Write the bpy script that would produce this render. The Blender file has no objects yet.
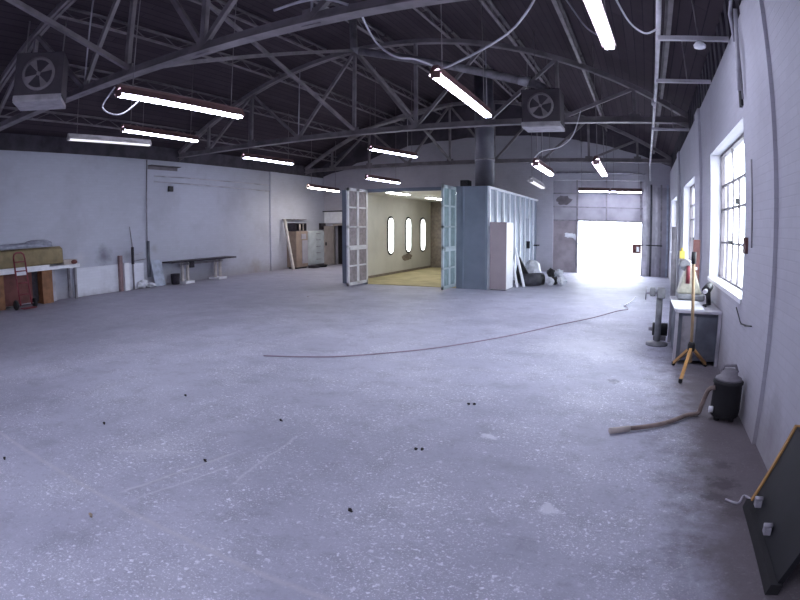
import bpy, math, random
from mathutils import Vector, Matrix
random.seed(7)
S = bpy.context.scene
COL = S.collection
PI = math.pi

# ------------------------------------------------------------------ mesh builder
class MB:
    def __init__(s): s.v = []; s.f = []; s.smooth = []
    def _add(s, vs, fs, sm=False):
        o = len(s.v); s.v += [tuple(v) for v in vs]
        s.f += [tuple(i + o for i in f) for f in fs]; s.smooth += [sm] * len(fs)
        return s
    def box(s, a, b):
        x0, y0, z0 = [min(p, q) for p, q in zip(a, b)]; x1, y1, z1 = [max(p, q) for p, q in zip(a, b)]
        return s._add([(x0,y0,z0),(x1,y0,z0),(x1,y1,z0),(x0,y1,z0),(x0,y0,z1),(x1,y0,z1),(x1,y1,z1),(x0,y1,z1)],
                      [(0,3,2,1),(4,5,6,7),(0,1,5,4),(1,2,6,5),(2,3,7,6),(3,0,4,7)])
    def bar(s, p, q, w, h=None, up=(0,0,1)):
        h = h or w; p = Vector(p); q = Vector(q); d = (q - p).normalized(); u = Vector(up)
        if abs(d.dot(u)) > .98: u = Vector((0,1,0))
        r = d.cross(u).normalized() * (w/2); u = r.cross(d).normalized() * (h/2)
        vs = [p-r-u, p+r-u, p+r+u, p-r+u, q-r-u, q+r-u, q+r+u, q-r+u]
        return s._add(vs, [(3,2,1,0),(4,5,6,7),(0,1,5,4),(1,2,6,5),(2,3,7,6),(3,0,4,7)])
    def tube(s, pts, r, n=8, closed=False, caps=True):
        pts = [Vector(p) for p in pts]; N = len(pts); rings = []
        rs = r if hasattr(r, '__len__') else [r]*N
        prev = None
        for i, p in enumerate(pts):
            if closed: d = (pts[(i+1) % N] - pts[i-1]).normalized()
            else: d = (pts[min(i+1, N-1)] - pts[max(i-1, 0)]).normalized()
            if prev is None:
                a = Vector((0,0,1)) if abs(d.z) < .9 else Vector((1,0,0))
                u = d.cross(a).normalized()
            else:
                u = (prev - d*prev.dot(d)).normalized()
            prev = u; w = d.cross(u)
            rings.append([p + (u*math.cos(2*PI*k/n) + w*math.sin(2*PI*k/n))*rs[i] for k in range(n)])
        vs = [v for rg in rings for v in rg]; fs = []
        for i in range(N if closed else N-1):
            j = (i+1) % N
            for k in range(n):
                fs.append((i*n+k, i*n+(k+1) % n, j*n+(k+1) % n, j*n+k))
        s._add(vs, fs, True)
        if caps and not closed:
            o = len(s.v) - len(vs)
            s.f.append(tuple(o+k for k in range(n))[::-1]); s.smooth.append(False)
            s.f.append(tuple(o+(N-1)*n+k for k in range(n))); s.smooth.append(False)
        return s
    def lathe(s, prof, c, axis='z', n=20, caps=True):
        c = Vector(c); vs = []
        for r, h in prof:
            for k in range(n):
                a = 2*PI*k/n; x, y = r*math.cos(a), r*math.sin(a)
                vs.append(c + Vector({'z': (x,y,h), 'x': (h,x,y), 'y': (y,h,x)}[axis]))
        fs = []
        for i in range(len(prof)-1):
            for k in range(n): fs.append((i*n+k, i*n+(k+1) % n, (i+1)*n+(k+1) % n, (i+1)*n+k))
        s._add(vs, fs, True)
        o = len(s.v) - len(vs); L = len(prof)-1
        if not caps: return s
        if prof[0][0] > 1e-5: s.f.append(tuple(o+k for k in range(n))[::-1]); s.smooth.append(False)
        if prof[L][0] > 1e-5: s.f.append(tuple(o+L*n+k for k in range(n))); s.smooth.append(False)
        return s
    def poly(s, pts): return s._add(pts, [tuple(range(len(pts)))])
    def prism(s, pts, d):
        n = len(pts); d = Vector(d); p = [Vector(q) for q in pts]
        return s._add(p + [q+d for q in p], [tuple(range(n))[::-1], tuple(range(n, 2*n))] +
                      [(i, (i+1) % n, (i+1) % n + n, i+n) for i in range(n)])
    def blob(s, c, r, n=10, m=7, jit=.15, flat=True):
        c = Vector(c); vs = []; fs = []
        R = random.Random(hash((round(c.x,3), round(c.y,3), round(c.z,3))) & 0xffff)
        for i in range(m+1):
            t = PI*i/m
            for k in range(n):
                a = 2*PI*k/n; q = 1 + R.uniform(-jit, jit)
                vs.append((c.x + r[0]*math.sin(t)*math.cos(a)*q, c.y + r[1]*math.sin(t)*math.sin(a)*q, c.z + r[2]*math.cos(t)*(1 if i in (0, m) else q)))
        for i in range(m):
            for k in range(n): fs.append((i*n+k, (i+1)*n+k, (i+1)*n+(k+1) % n, i*n+(k+1) % n))
        return s._add(vs, fs, not flat)
    def build(s, name, mat, parent=None, world=True, bevel=0):
        """links the collected shapes as ONE mesh object; with world=True the coordinates are world ones and are shifted to the parent's base"""
        off = Vector(BASE.get(parent.name, (0,0,0))) if (parent and world) else Vector((0,0,0))
        me = bpy.data.meshes.new(name)
        me.from_pydata([tuple(Vector(v) - off) for v in s.v], [], s.f)
        import bmesh
        bm = bmesh.new(); bm.from_mesh(me); bmesh.ops.recalc_face_normals(bm, faces=bm.faces); bm.to_mesh(me); bm.free()
        if len(me.polygons) == len(s.smooth): me.polygons.foreach_set('use_smooth', s.smooth)
        me.materials.append(mat); me.update()
        o = bpy.data.objects.new(name, me); COL.objects.link(o)
        if parent: o.parent = parent; BASE[o.name] = tuple(off)
        if bevel:
            b = o.modifiers.new('bevel', 'BEVEL'); b.width = bevel; b.segments = 2; b.limit_method = 'ANGLE'
        return o

BASE = {}
def thing(name, label, cat, loc=(0,0,0), rot=(0,0,0), group=None):
    o = bpy.data.objects.new(name, None); COL.objects.link(o); o.empty_display_size = .1
    o.location = loc; o.rotation_euler = rot; BASE[o.name] = tuple(loc)
    o['label'] = label; o['category'] = cat
    if group: o['group'] = group
    return o
def tag(o, label, cat, group=None, kind=None):
    o['label'] = label; o['category'] = cat
    if group: o['group'] = group
    if kind: o['kind'] = kind
    return o
def struct(mb, name, mat, label, cat, parent=None, bevel=0):
    o = mb.build(name, mat, parent, bevel=bevel)
    if not parent: o['kind'] = 'structure'; o['label'] = label; o['category'] = cat
    return o
def single(mb, name, mat, label, cat, base, group=None, bevel=0):
    """a thing that is one mesh, its origin at its base"""
    o = mb.build(name, mat, None, bevel=bevel)
    for v in o.data.vertices: v.co -= Vector(base)
    o.location = base
    return tag(o, label, cat, group)
def smooth_path(pts, k=6):
    P = [Vector(p) for p in pts]; P = [P[0]] + P + [P[-1]]; out = []
    for i in range(1, len(P)-2):
        for j in range(k):
            t = j/k; a, b, c, d = P[i-1], P[i], P[i+1], P[i+2]
            out.append(.5*((2*b) + (c-a)*t + (2*a-5*b+4*c-d)*t*t + (3*b-a-3*c+d)*t**3))
    return out + [P[-2]]

# ------------------------------------------------------------------ materials
def newmat(name):
    m = bpy.data.materials.new(name); m.use_nodes = True
    nt = m.node_tree; b = nt.nodes['Principled BSDF']
    return m, nt, b
def N(nt, t, **kw):
    n = nt.nodes.new(t)
    for k, v in kw.items():
        if k in n.inputs: n.inputs[k].default_value = v
        else: setattr(n, k, v)
    return n
def rgb(c): return (c[0], c[1], c[2], 1)
def mix(nt, fac, a, b, mode='MIX'):
    n = nt.nodes.new('ShaderNodeMix'); n.data_type = 'RGBA'; n.blend_type = mode
    for sock, val in ((n.inputs[0], fac), (n.inputs[6], a), (n.inputs[7], b)):
        if hasattr(val, 'is_linked'): nt.links.new(val, sock)
        elif isinstance(val, (int, float)): sock.default_value = val
        else: sock.default_value = rgb(val)
    return n.outputs[2]
def ramp(nt, src, a, b, invert=False):
    n = nt.nodes.new('ShaderNodeMapRange'); n.interpolation_type = 'SMOOTHSTEP'
    n.inputs[1].default_value = a; n.inputs[2].default_value = b
    if invert: n.inputs[3].default_value = 1; n.inputs[4].default_value = 0
    nt.links.new(src, n.inputs[0]); return n.outputs[0]
def math_(nt, op, a, b=None):
    n = nt.nodes.new('ShaderNodeMath'); n.operation = op
    for i, v in enumerate((a, b)):
        if v is None: continue
        if hasattr(v, 'is_linked'): nt.links.new(v, n.inputs[i])
        else: n.inputs[i].default_value = v
    return n.outputs[0]
def noise(nt, vec, scale, detail=4, rough=.55):
    n = N(nt, 'ShaderNodeTexNoise', Scale=scale, Detail=detail, Roughness=rough)
    if vec: nt.links.new(vec, n.inputs['Vector'])
    return n.outputs['Fac']
def pos(nt): return nt.nodes.new('ShaderNodeNewGeometry').outputs['Position']
def objco(nt): return nt.nodes.new('ShaderNodeTexCoord').outputs['Object']
def simple(name, c, rough=.6, metal=0, var=.25, scale=6, bump=.0, c2=None, spec=.4):
    m, nt, b = newmat(name); v = objco(nt)
    n = noise(nt, v, scale, 5)
    d = c2 or tuple(x*(1-var) for x in c)
    nt.links.new(mix(nt, ramp(nt, n, .35, .7), c, d), b.inputs['Base Color'])
    b.inputs['Roughness'].default_value = rough; b.inputs['Metallic'].default_value = metal
    b.inputs['Specular IOR Level'].default_value = spec
    if bump:
        bp = N(nt, 'ShaderNodeBump', Strength=bump, Distance=.02); nt.links.new(noise(nt, v, scale*4, 4), bp.inputs['Height'])
        nt.links.new(bp.outputs[0], b.inputs['Normal'])
    return m
def emit(name, c, s):
    m = bpy.data.materials.new(name); m.use_nodes = True; nt = m.node_tree; nt.nodes.clear()
    e = N(nt, 'ShaderNodeEmission', Color=rgb(c), Strength=s); o = nt.nodes.new('ShaderNodeOutputMaterial')
    nt.links.new(e.outputs[0], o.inputs[0]); return m

def brick_wall(name, axis, base=(.62,.62,.68), dark=(.42,.41,.46), spots=(), zdirt=.5, seed=0.):
    m, nt, b = newmat(name); p = pos(nt)
    sep = nt.nodes.new('ShaderNodeSeparateXYZ'); nt.links.new(p, sep.inputs[0])
    cmb = nt.nodes.new('ShaderNodeCombineXYZ')
    nt.links.new(sep.outputs['Y' if axis == 'x' else 'X'], cmb.inputs[0]); nt.links.new(sep.outputs['Z'], cmb.inputs[1])
    br = nt.nodes.new('ShaderNodeTexBrick'); nt.links.new(cmb.outputs[0], br.inputs['Vector'])
    br.inputs['Scale'].default_value = 1; br.inputs['Brick Width'].default_value = .21; br.inputs['Row Height'].default_value = .075
    br.inputs['Mortar Size'].default_value = .006; br.inputs['Mortar Smooth'].default_value = .4
    br.inputs['Color1'].default_value = rgb(base); br.inputs['Color2'].default_value = rgb([x*.95 for x in base]); br.inputs['Mortar'].default_value = rgb([x*.93 for x in base])
    n1 = noise(nt, p, .9, 6, .6); n2 = noise(nt, p, 5, 6, .65)
    col = mix(nt, math_(nt, 'MULTIPLY', ramp(nt, n1, .45, .75), .55), br.outputs['Color'], dark)
    col = mix(nt, math_(nt, 'MULTIPLY', ramp(nt, n2, .58, .75), .35), col, dark)
    # grime along the foot of the wall, broken up by noise
    low = math_(nt, 'MULTIPLY', ramp(nt, math_(nt, 'ADD', sep.outputs['Z'], math_(nt, 'MULTIPLY', n2, .5)), zdirt*.3, zdirt+.35, True), .6)
    col = mix(nt, low, col, (.27,.24,.25))
    for (c, r, cc, k) in spots:
        dn = nt.nodes.new('ShaderNodeVectorMath'); dn.operation = 'DISTANCE'
        nt.links.new(p, dn.inputs[0]); dn.inputs[1].default_value = c
        d = math_(nt, 'ADD', dn.outputs['Value'], math_(nt, 'MULTIPLY', n2, r*.9))
        col = mix(nt, math_(nt, 'MULTIPLY', ramp(nt, d, r*.4, r*1.35, True), k), col, cc)
    nt.links.new(col, b.inputs['Base Color']); b.inputs['Roughness'].default_value = .75; b.inputs['Specular IOR Level'].default_value = .25
    bp = N(nt, 'ShaderNodeBump', Strength=.3, Distance=.006)
    nt.links.new(math_(nt, 'ADD', math_(nt, 'MULTIPLY', br.outputs['Fac'], -1), math_(nt, 'MULTIPLY', n2, .8)), bp.inputs['Height'])
    nt.links.new(bp.outputs[0], b.inputs['Normal'])
    return m

def concrete():
    m, nt, b = newmat('concrete_floor'); p = pos(nt)
    sep = nt.nodes.new('ShaderNodeSeparateXYZ'); nt.links.new(p, sep.inputs[0]); X, Y = sep.outputs['X'], sep.outputs['Y']
    n1 = noise(nt, p, .45, 6, .6); n2 = noise(nt, p, 3.2, 8, .7); n3 = noise(nt, p, 22, 6, .7); n4 = noise(nt, p, 1.3, 7, .65)
    col = mix(nt, ramp(nt, n1, .3, .7), (.36,.36,.45), (.47,.47,.575))
    col = mix(nt, math_(nt, 'MULTIPLY', ramp(nt, n2, .46, .68), .38), col, (.25,.245,.295))
    col = mix(nt, math_(nt, 'MULTIPLY', ramp(nt, n4, .52, .68), .5), col, (.52,.52,.6))
    col = mix(nt, math_(nt, 'MULTIPLY', ramp(nt, n3, .5, .75), .55), col, (.23,.225,.29))
    # pale paint flecks
    for sc, th, kk in ((9., .11, .8), (17., .16, .6)):
        vo = N(nt, 'ShaderNodeTexVoronoi', Scale=sc); nt.links.new(p, vo.inputs['Vector'])
        wn = N(nt, 'ShaderNodeTexVoronoi', Scale=sc); nt.links.new(p, wn.inputs['Vector'])
        sp = nt.nodes.new('ShaderNodeSeparateColor'); nt.links.new(wn.outputs['Color'], sp.inputs[0])
        d = math_(nt, 'ADD', vo.outputs['Distance'], math_(nt, 'MULTIPLY', n3, .12))
        fl = math_(nt, 'MULTIPLY', ramp(nt, d, th*.7, th*1.2, True), ramp(nt, sp.outputs[0], .45, .7))
        fl = math_(nt, 'MULTIPLY', fl, ramp(nt, n4, .36, .56))
        col = mix(nt, math_(nt, 'MULTIPLY', fl, kk), col, (.92,.92,1.0))
    for sc, lo, kk in ((24., .60, .75), (48., .60, .8), (90., .58, .6)):
        fl = math_(nt, 'MULTIPLY', ramp(nt, noise(nt, p, sc, 2, .5), lo, lo+.1), ramp(nt, n4, .36, .6))
        col = mix(nt, math_(nt, 'MULTIPLY', fl, kk), col, (.86,.86,.95))
    # joint that runs across the slab
    dj = math_(nt, 'ABSOLUTE', math_(nt, 'ADD', math_(nt, 'SUBTRACT', Y, 1.735), math_(nt, 'MULTIPLY', math_(nt, 'SUBTRACT', n2, .5), .07)))
    # the joint drifts slightly away from square
    sk = math_(nt, 'ABSOLUTE', math_(nt, 'ADD', math_(nt, 'ADD', math_(nt, 'SUBTRACT', Y, 1.68), math_(nt, 'MULTIPLY', X, .04)), math_(nt, 'MULTIPLY', math_(nt, 'SUBTRACT', n2, .5), .05)))
    col = mix(nt, math_(nt, 'MULTIPLY', ramp(nt, sk, .0, .035, True), .5), col, (.55,.53,.58))
    sk2 = math_(nt, 'ABSOLUTE', math_(nt, 'ADD', math_(nt, 'SUBTRACT', Y, 6.05), math_(nt, 'MULTIPLY', math_(nt, 'SUBTRACT', n2, .5), .1)))
    col = mix(nt, math_(nt, 'MULTIPLY', ramp(nt, sk2, .0, .04, True), .22), col, (.6,.59,.64))
    # long scrape marks
    def seg(a, c, w, cc, k):
        nonlocal col
        a = Vector(a); c = Vector(c); d = (c-a); L = d.length; d /= L; nrm = Vector((-d.y, d.x))
        u = math_(nt, 'ADD', math_(nt, 'MULTIPLY', X, d.x), math_(nt, 'ADD', math_(nt, 'MULTIPLY', Y, d.y), -a.dot(d)))
        v = math_(nt, 'ABSOLUTE', math_(nt, 'ADD', math_(nt, 'ADD', math_(nt, 'MULTIPLY', X, nrm.x), math_(nt, 'ADD', math_(nt, 'MULTIPLY', Y, nrm.y), -a.dot(nrm))), math_(nt, 'MULTIPLY', math_(nt, 'SUBTRACT', n2, .5), .12)))
        f = math_(nt, 'MULTIPLY', ramp(nt, v, 0, w, True), math_(nt, 'MULTIPLY', ramp(nt, u, 0, .15), ramp(nt, u, L-.15, L, True)))
        col = mix(nt, math_(nt, 'MULTIPLY', f, k), col, cc)
    seg((-2.69,2.95), (-2.9,1.85), .025, (.66,.66,.72), .6)
    seg((-2.55,2.75), (-2.75,1.8), .02, (.63,.63,.7), .5)
    seg((-2.35,2.4), (-2.5,3.45), .02, (.64,.64,.7), .45)
    seg((-3.6,2.3), (-2.9,2.75), .03, (.6,.6,.66), .4)
    seg((-2.72,2.9), (-2.86,1.95), .05, (.25,.24,.28), .25)
    # brown dirt swept along the right wall
    dd = math_(nt, 'ADD', X, math_(nt, 'MULTIPLY', math_(nt, 'SUBTRACT', n2, .5), .9))
    dirt = math_(nt, 'MULTIPLY', ramp(nt, dd, .1, .75), ramp(nt, Y, 6., 10., True))
    col = mix(nt, math_(nt, 'MULTIPLY', dirt, .88), col, (.115,.092,.095))
    n5 = noise(nt, p, 9, 7, .7)
    for c, r, cc, k in (((.74,3.6,0), .14, (.08,.065,.075), .85), ((.66,3.4,0), .1, (.08,.065,.075), .8), ((.78,3.95,0), .1, (.08,.065,.075), .7), ((.8,3.2,0), .13, (.09,.075,.08), .7), ((-.24,6.07,0), .09, (.15,.14,.17), .75),
                        ((-1.07,4.04,0), .08, (.75,.75,.82), .7), ((-.4,3.0,0), .08, (.78,.78,.85), .6), ((-.75,7.8,0), .9, (.6,.6,.66), .4)):  # the last, broad pale patch paints in the bright doorway's reflection
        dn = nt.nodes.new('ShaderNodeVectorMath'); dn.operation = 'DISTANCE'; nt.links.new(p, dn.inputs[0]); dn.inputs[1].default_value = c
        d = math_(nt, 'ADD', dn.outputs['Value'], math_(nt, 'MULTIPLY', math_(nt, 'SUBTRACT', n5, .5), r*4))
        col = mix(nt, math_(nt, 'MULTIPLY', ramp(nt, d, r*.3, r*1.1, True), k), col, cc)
    # dimmer light towards the left half of the hall, put into the floor colour
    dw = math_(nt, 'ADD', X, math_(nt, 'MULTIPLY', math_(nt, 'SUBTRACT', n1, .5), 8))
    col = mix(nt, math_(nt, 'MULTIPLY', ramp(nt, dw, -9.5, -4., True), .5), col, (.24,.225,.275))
    # dust at the foot of the left wall
    dl = math_(nt, 'ADD', X, math_(nt, 'MULTIPLY', math_(nt, 'SUBTRACT', n4, .5), 1.5))
    col = mix(nt, math_(nt, 'MULTIPLY', ramp(nt, dl, -13.6, -11.8, True), .5), col, (.2,.18,.2))
    nt.links.new(col, b.inputs['Base Color'])
    nt.links.new(ramp(nt, n2, .2, 1.1), b.inputs['Roughness'])
    b.inputs['Specular IOR Level'].default_value = .35
    rr = nt.nodes.new('ShaderNodeMapRange'); nt.links.new(n2, rr.inputs[0]); rr.inputs[3].default_value = .42; rr.inputs[4].default_value = .7
    nt.links.new(rr.outputs[0], b.inputs['Roughness'])
    bp = N(nt, 'ShaderNodeBump', Strength=.25, Distance=.01); nt.links.new(math_(nt, 'ADD', n3, math_(nt, 'MULTIPLY', n2, .6)), bp.inputs['Height']); nt.links.new(bp.outputs[0], b.inputs['Normal'])
    return m

def roof_deck():
    m, nt, b = newmat('roof_deck'); p = pos(nt)
    sep = nt.nodes.new('ShaderNodeSeparateXYZ'); nt.links.new(p, sep.inputs[0])
    cmb = nt.nodes.new('ShaderNodeCombineXYZ'); nt.links.new(sep.outputs['Y'], cmb.inputs[0]); nt.links.new(sep.outputs['X'], cmb.inputs[1])
    br = nt.nodes.new('ShaderNodeTexBrick'); nt.links.new(cmb.outputs[0], br.inputs['Vector'])
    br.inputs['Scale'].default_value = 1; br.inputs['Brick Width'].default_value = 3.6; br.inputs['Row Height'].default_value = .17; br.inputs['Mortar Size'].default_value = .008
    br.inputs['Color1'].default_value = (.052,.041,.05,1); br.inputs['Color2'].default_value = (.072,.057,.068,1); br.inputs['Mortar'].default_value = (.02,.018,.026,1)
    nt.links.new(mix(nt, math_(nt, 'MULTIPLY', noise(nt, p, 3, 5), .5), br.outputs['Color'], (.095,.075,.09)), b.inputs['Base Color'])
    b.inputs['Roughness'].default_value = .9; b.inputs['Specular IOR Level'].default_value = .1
    bp = N(nt, 'ShaderNodeBump', Strength=.6, Distance=.02); nt.links.new(br.outputs['Fac'], bp.inputs['Height']); bp.invert = True; nt.links.new(bp.outputs[0], b.inputs['Normal'])
    return m

M = {}
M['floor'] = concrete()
SOOT = (.16,.15,.19)
M['wl'] = brick_wall('painted_brick_left', 'x', base=(.49,.50,.58), dark=(.37,.36,.42), spots=[((-13.56,9.35,1.05), .45, SOOT, .85), ((-13.56,10.2,1.0), .3, SOOT, .45), ((-13.56,11.3,1.15), .25, (.3,.28,.3), .5),
    ((-13.56,16.3,.25), .5, (.3,.25,.2), .5), ((-13.56,8.5,1.0), .35, (.6,.58,.62), .5), ((-13.56,10.6,.9), .35, (.32,.3,.34), .4)])
M['wr'] = brick_wall('painted_brick_right', 'x', base=(.50,.49,.55), dark=(.38,.36,.41), spots=[((1.11,7.6,.85), .35, (.38,.3,.3), .45), ((1.11,4.0,.3), .4, (.25,.22,.24), .5)])
M['wb'] = brick_wall('painted_block_back', 'y', base=(.50,.48,.54), dark=(.36,.34,.39), spots=[])
M['ledge'] = brick_wall('whitewashed_ledge', 'x', base=(.74,.75,.83), dark=(.5,.49,.55), zdirt=.12)
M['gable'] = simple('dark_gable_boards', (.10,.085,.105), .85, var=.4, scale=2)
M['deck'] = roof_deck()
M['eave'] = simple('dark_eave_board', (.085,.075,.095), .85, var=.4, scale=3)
M['steel'] = simple('grey_painted_steel', (.255,.225,.245), .55, .0, var=.35, scale=3)
M['steel_pale'] = simple('pale_galvanised_steel', (.52,.5,.56), .45, .3, var=.35, scale=3)
M['steel_dark'] = simple('dark_roof_steel', (.175,.153,.172), .6, .0, var=.35, scale=3)
M['pipe_pale'] = simple('pale_painted_pipe', (.6,.57,.62), .4, .1, var=.4, scale=2)
M['cord'] = simple('pale_grey_cord', (.62,.6,.66), .6)
M['fan_dark'] = simple('dark_fan_opening', (.06,.05,.062), .8)
M['tube'] = emit('lit_fluorescent_tube', (.76,.79,1.0), 38)
M['tube_warm'] = emit('warm_fluorescent_tube', (1.0,.95,.86), 46)
M['tube_dim'] = emit('dim_fluorescent_tube', (.92,.9,1.0), 1.1)
M['tube_booth'] = emit('booth_tube', (1.0,.99,.95), 17)
M['fixture'] = simple('fixture_enamel', (.5,.47,.5), .5, var=.3)
M['fixture_red'] = simple('rust_brown_fixture_enamel', (.14,.07,.075), .5, var=.3)
M['booth_out'] = simple('blue_grey_booth_sheet_steel', (.22,.25,.31), .45, .25, var=.18, scale=1.5)
M['booth_rib'] = simple('front_lit_flange', (.88,.9,.94), .4, .3, var=.15, scale=3)  # ribs whitened to stand in for light from the front
M['booth_side'] = simple('galvanised_booth_panel', (.27,.31,.38), .4, .35, var=.25, scale=1.2)
M['booth_in'] = simple('cream_booth_lining', (.64,.64,.615), .5, var=.12, scale=1.5)
M['booth_floor'] = simple('yellow_paper_floor', (.50,.43,.25), .8, var=.3, scale=1.5)
M['booth_end'] = simple('brown_exhaust_filter', (.27,.23,.2), .9, var=.3, scale=8)
M['white_enamel'] = simple('white_enamel', (.82,.82,.87), .4, var=.12)
M['filter'] = simple('greyish_pink_filter_mat', (.36,.32,.345), .95, var=.3, scale=10)
M['filter_teal'] = simple('grey_green_filter_mat', (.24,.32,.33), .9, var=.25, scale=6)
M['frame_teal'] = simple('pale_blue_green_enamel', (.5,.58,.6), .4, var=.15)
M['gasket'] = simple('black_rubber_gasket', (.03,.03,.035), .6)
M['pane_lit'] = emit('lit_booth_window', (.96,1.0,.98), 5)
M['black'] = simple('black_paint', (.018,.017,.02), .5, var=.4)
M['black_gloss'] = simple('glossy_black_panel', (.009,.009,.013), .55, var=.3, spec=.5)
M['rubber'] = simple('black_rubber', (.022,.021,.024), .75)
M['charcoal'] = simple('charcoal_sheet', (.07,.068,.085), .6, var=.5, scale=5, bump=.3)
M['wood'] = simple('orange_brown_wood', (.27,.125,.06), .6, var=.35, scale=5)
M['wood_red'] = simple('dark_red_wood', (.17,.055,.05), .6, var=.4, scale=4)
M['wood_dark'] = simple('dark_worn_wood', (.045,.037,.05), .6, var=.5, scale=8)
M['wood_tan'] = simple('tan_wood', (.42,.29,.17), .6, var=.3, scale=6)
M['wood_pale'] = simple('pale_timber', (.6,.55,.52), .6, var=.25, scale=6)
M['tan_board'] = simple('tan_hardboard', (.31,.235,.19), .7, var=.25, scale=3)
M['mustard'] = simple('mustard_wrapping', (.27,.21,.115), .7, var=.3, scale=4, bump=.2)
M['grey_cloth'] = simple('grey_blue_cloth', (.34,.35,.42), .9, var=.35, scale=6, bump=.5)
M['paper'] = simple('white_paper', (.8,.8,.84), .7, var=.1)
M['card'] = simple('pale_cardboard', (.55,.48,.44), .8, var=.2)
M['red'] = simple('red_paint', (.22,.035,.05), .45, var=.3)
M['brick_red'] = simple('faded_red_paint', (.13,.05,.047), .6, var=.3)
M['post'] = simple('reddish_timber', (.3,.2,.21), .7, var=.4, scale=4)
M['yellow'] = simple('yellow_plastic', (.75,.58,.12), .5, var=.15)
M['orange_wood'] = simple('orange_varnished_wood', (.5,.27,.09), .45, var=.25)
M['cabinet_shaded'] = simple('shaded_cabinet_front', (.37,.31,.33), .6, var=.12, scale=2)  # shade on the white cabinet's front painted into its colour
M['cabinet_white'] = simple('white_cabinet_side', (.8,.8,.82), .5, var=.08)
M['chest'] = simple('blue_grey_metal', (.15,.16,.195), .5, .2, var=.35, scale=4)
M['mint'] = simple('pale_green_grey_enamel', (.5,.54,.56), .5, var=.15, scale=4)
M['pale_blue'] = simple('pale_blue_sheet', (.48,.53,.63), .7, var=.3, scale=5)
M['white_bag'] = simple('white_plastic_bag', (.75,.76,.82), .45, var=.25, scale=9, bump=.4)
M['machine'] = simple('grey_machine_paint', (.26,.26,.28), .5, var=.35, scale=8)
M['hose'] = simple('tan_corrugated_hose', (.33,.25,.22), .7, var=.35, scale=10)
M['airhose'] = simple('dull_red_air_hose', (.33,.25,.31), .6, var=.2)
M['plywood'] = simple('weathered_plywood', (.36,.31,.34), .75, var=.3, scale=2.2)
M['doorsheet'] = simple('grey_door_section', (.40,.38,.43), .6, var=.25, scale=1.6)
M['corr'] = simple('grey_metal_siding', (.43,.41,.46), .5, .2, var=.25, scale=2)
M['dust_grey'] = simple('grey_dusty_steel', (.30,.28,.31), .6, .1, var=.4, scale=5)
M['yard'] = simple('pale_concrete_yard', (.6,.6,.6), .9, var=.1, scale=.5)
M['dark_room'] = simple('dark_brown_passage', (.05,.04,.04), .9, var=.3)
M['door_tan'] = simple('tan_painted_door', (.40,.35,.32), .6, var=.15, scale=3)
M['crumb'] = simple('dark_crumb', (.04,.032,.035), .9, var=.5, scale=30)
M['crumb_pale'] = simple('pale_crumb', (.45,.36,.28), .9, var=.5, scale=30)
def glass_mat():
    m = bpy.data.materials.new('clear_window_glass'); m.use_nodes = True; nt = m.node_tree; nt.nodes.clear()
    t = N(nt, 'ShaderNodeBsdfTransparent', Color=(.95,.97,.97,1)); g = N(nt, 'ShaderNodeBsdfGlossy', Roughness=.05); 
    mx = nt.nodes.new('ShaderNodeMixShader'); o = nt.nodes.new('ShaderNodeOutputMaterial')
    mx.inputs[0].default_value = .05; nt.links.new(t.outputs[0], mx.inputs[1]); nt.links.new(g.outputs[0], mx.inputs[2]); nt.links.new(mx.outputs[0], o.inputs[0])
    return m
M['glass'] = glass_mat()

# ------------------------------------------------------------------ room shell
XL, XR, YB, YF = -13.56, 1.12, 21.2, -8.0
CX, HALF = -6.22, 7.34
def arch(x): return 6.38 - 2.2*((x-CX)/HALF)**2
T = .32   # wall thickness

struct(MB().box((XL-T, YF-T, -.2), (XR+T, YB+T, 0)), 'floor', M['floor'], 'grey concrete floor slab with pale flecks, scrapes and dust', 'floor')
struct(MB().box((XL-T, YF, 0), (XL, YB, 3.9)), 'wall_left', M['wl'], 'long white painted brick wall on the left side of the hall', 'wall')
WIN = [(5.86, 8.80, 1.0, 2.87), (11.42, 14.36, 1.0, 2.80), (17.0, 19.94, 1.0, 2.75)]
w = MB(); y = YF
for (a, b, z0, z1) in WIN:
    w.box((XR, y, 0), (XR+T, a, 3.86)); w.box((XR, a, 0), (XR+T, b, z0)); w.box((XR, a, z1), (XR+T, b, 3.86)); y = b
w.box((XR, y, 0), (XR+T, YB, 3.86))
w.box((XR-.035, 4.42, 0), (XR, 5.3, 3.86)); w.box((XR-.05, 10.0, 0), (XR, 10.6, 3.86)); w.box((XR-.05, 15.5, 0), (XR, 16.1, 3.86))
struct(w, 'wall_right', M['wr'], 'white painted brick wall with three tall windows on the right', 'wall')
# back wall with doorway at the left and a big bay door at the right
BX0, BX1, BZ = -3.36, .10, 3.53
DX0, DX1, DZ = -13.03, -12.1, 1.75
w = MB()
w.box((XL-T, YB, 0), (DX0, YB+T, 3.9)); w.box((DX0, YB, DZ), (DX1, YB+T, 3.9)); w.box((DX1, YB, 0), (BX0, YB+T, 3.9))
w.box((BX0, YB, BZ), (BX1, YB+T, 3.9)); w.box((BX1, YB, 0), (XR+T, YB+T, 3.9))
pts = []
def paint_top(x): return 5.3 - 1.15*((x+5.2)/6.2)**2 if x > -5.2 else 5.3 - .35*((x+5.2)/5)**2 - max(0, (-9.5-x))*.1
xs = [XL-.2 + (XR-XL+.4)*i/24 for i in range(25)]
w.prism([(x, YB, 3.9) for x in (xs[0], xs[-1])] + [(x, YB, max(3.92, min(paint_top(x) + .06*math.sin(x*5.1), arch(x)))) for x in reversed(xs)], (0, T, 0))
struct(w, 'wall_back', M['wb'], 'greyish painted end wall with a bay doorway at its right', 'wall')
w = MB()
w.prism([(x, YB+.02, max(3.9, min(paint_top(x)-.1, arch(x)-.1))) for x in xs] + [(x, YB+.02, arch(x)+.5) for x in reversed(xs)], (0, T, 0))
struct(w, 'trim_1', M['gable'], 'dark boarded gable above the paint line of the end wall', 'gable')
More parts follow.
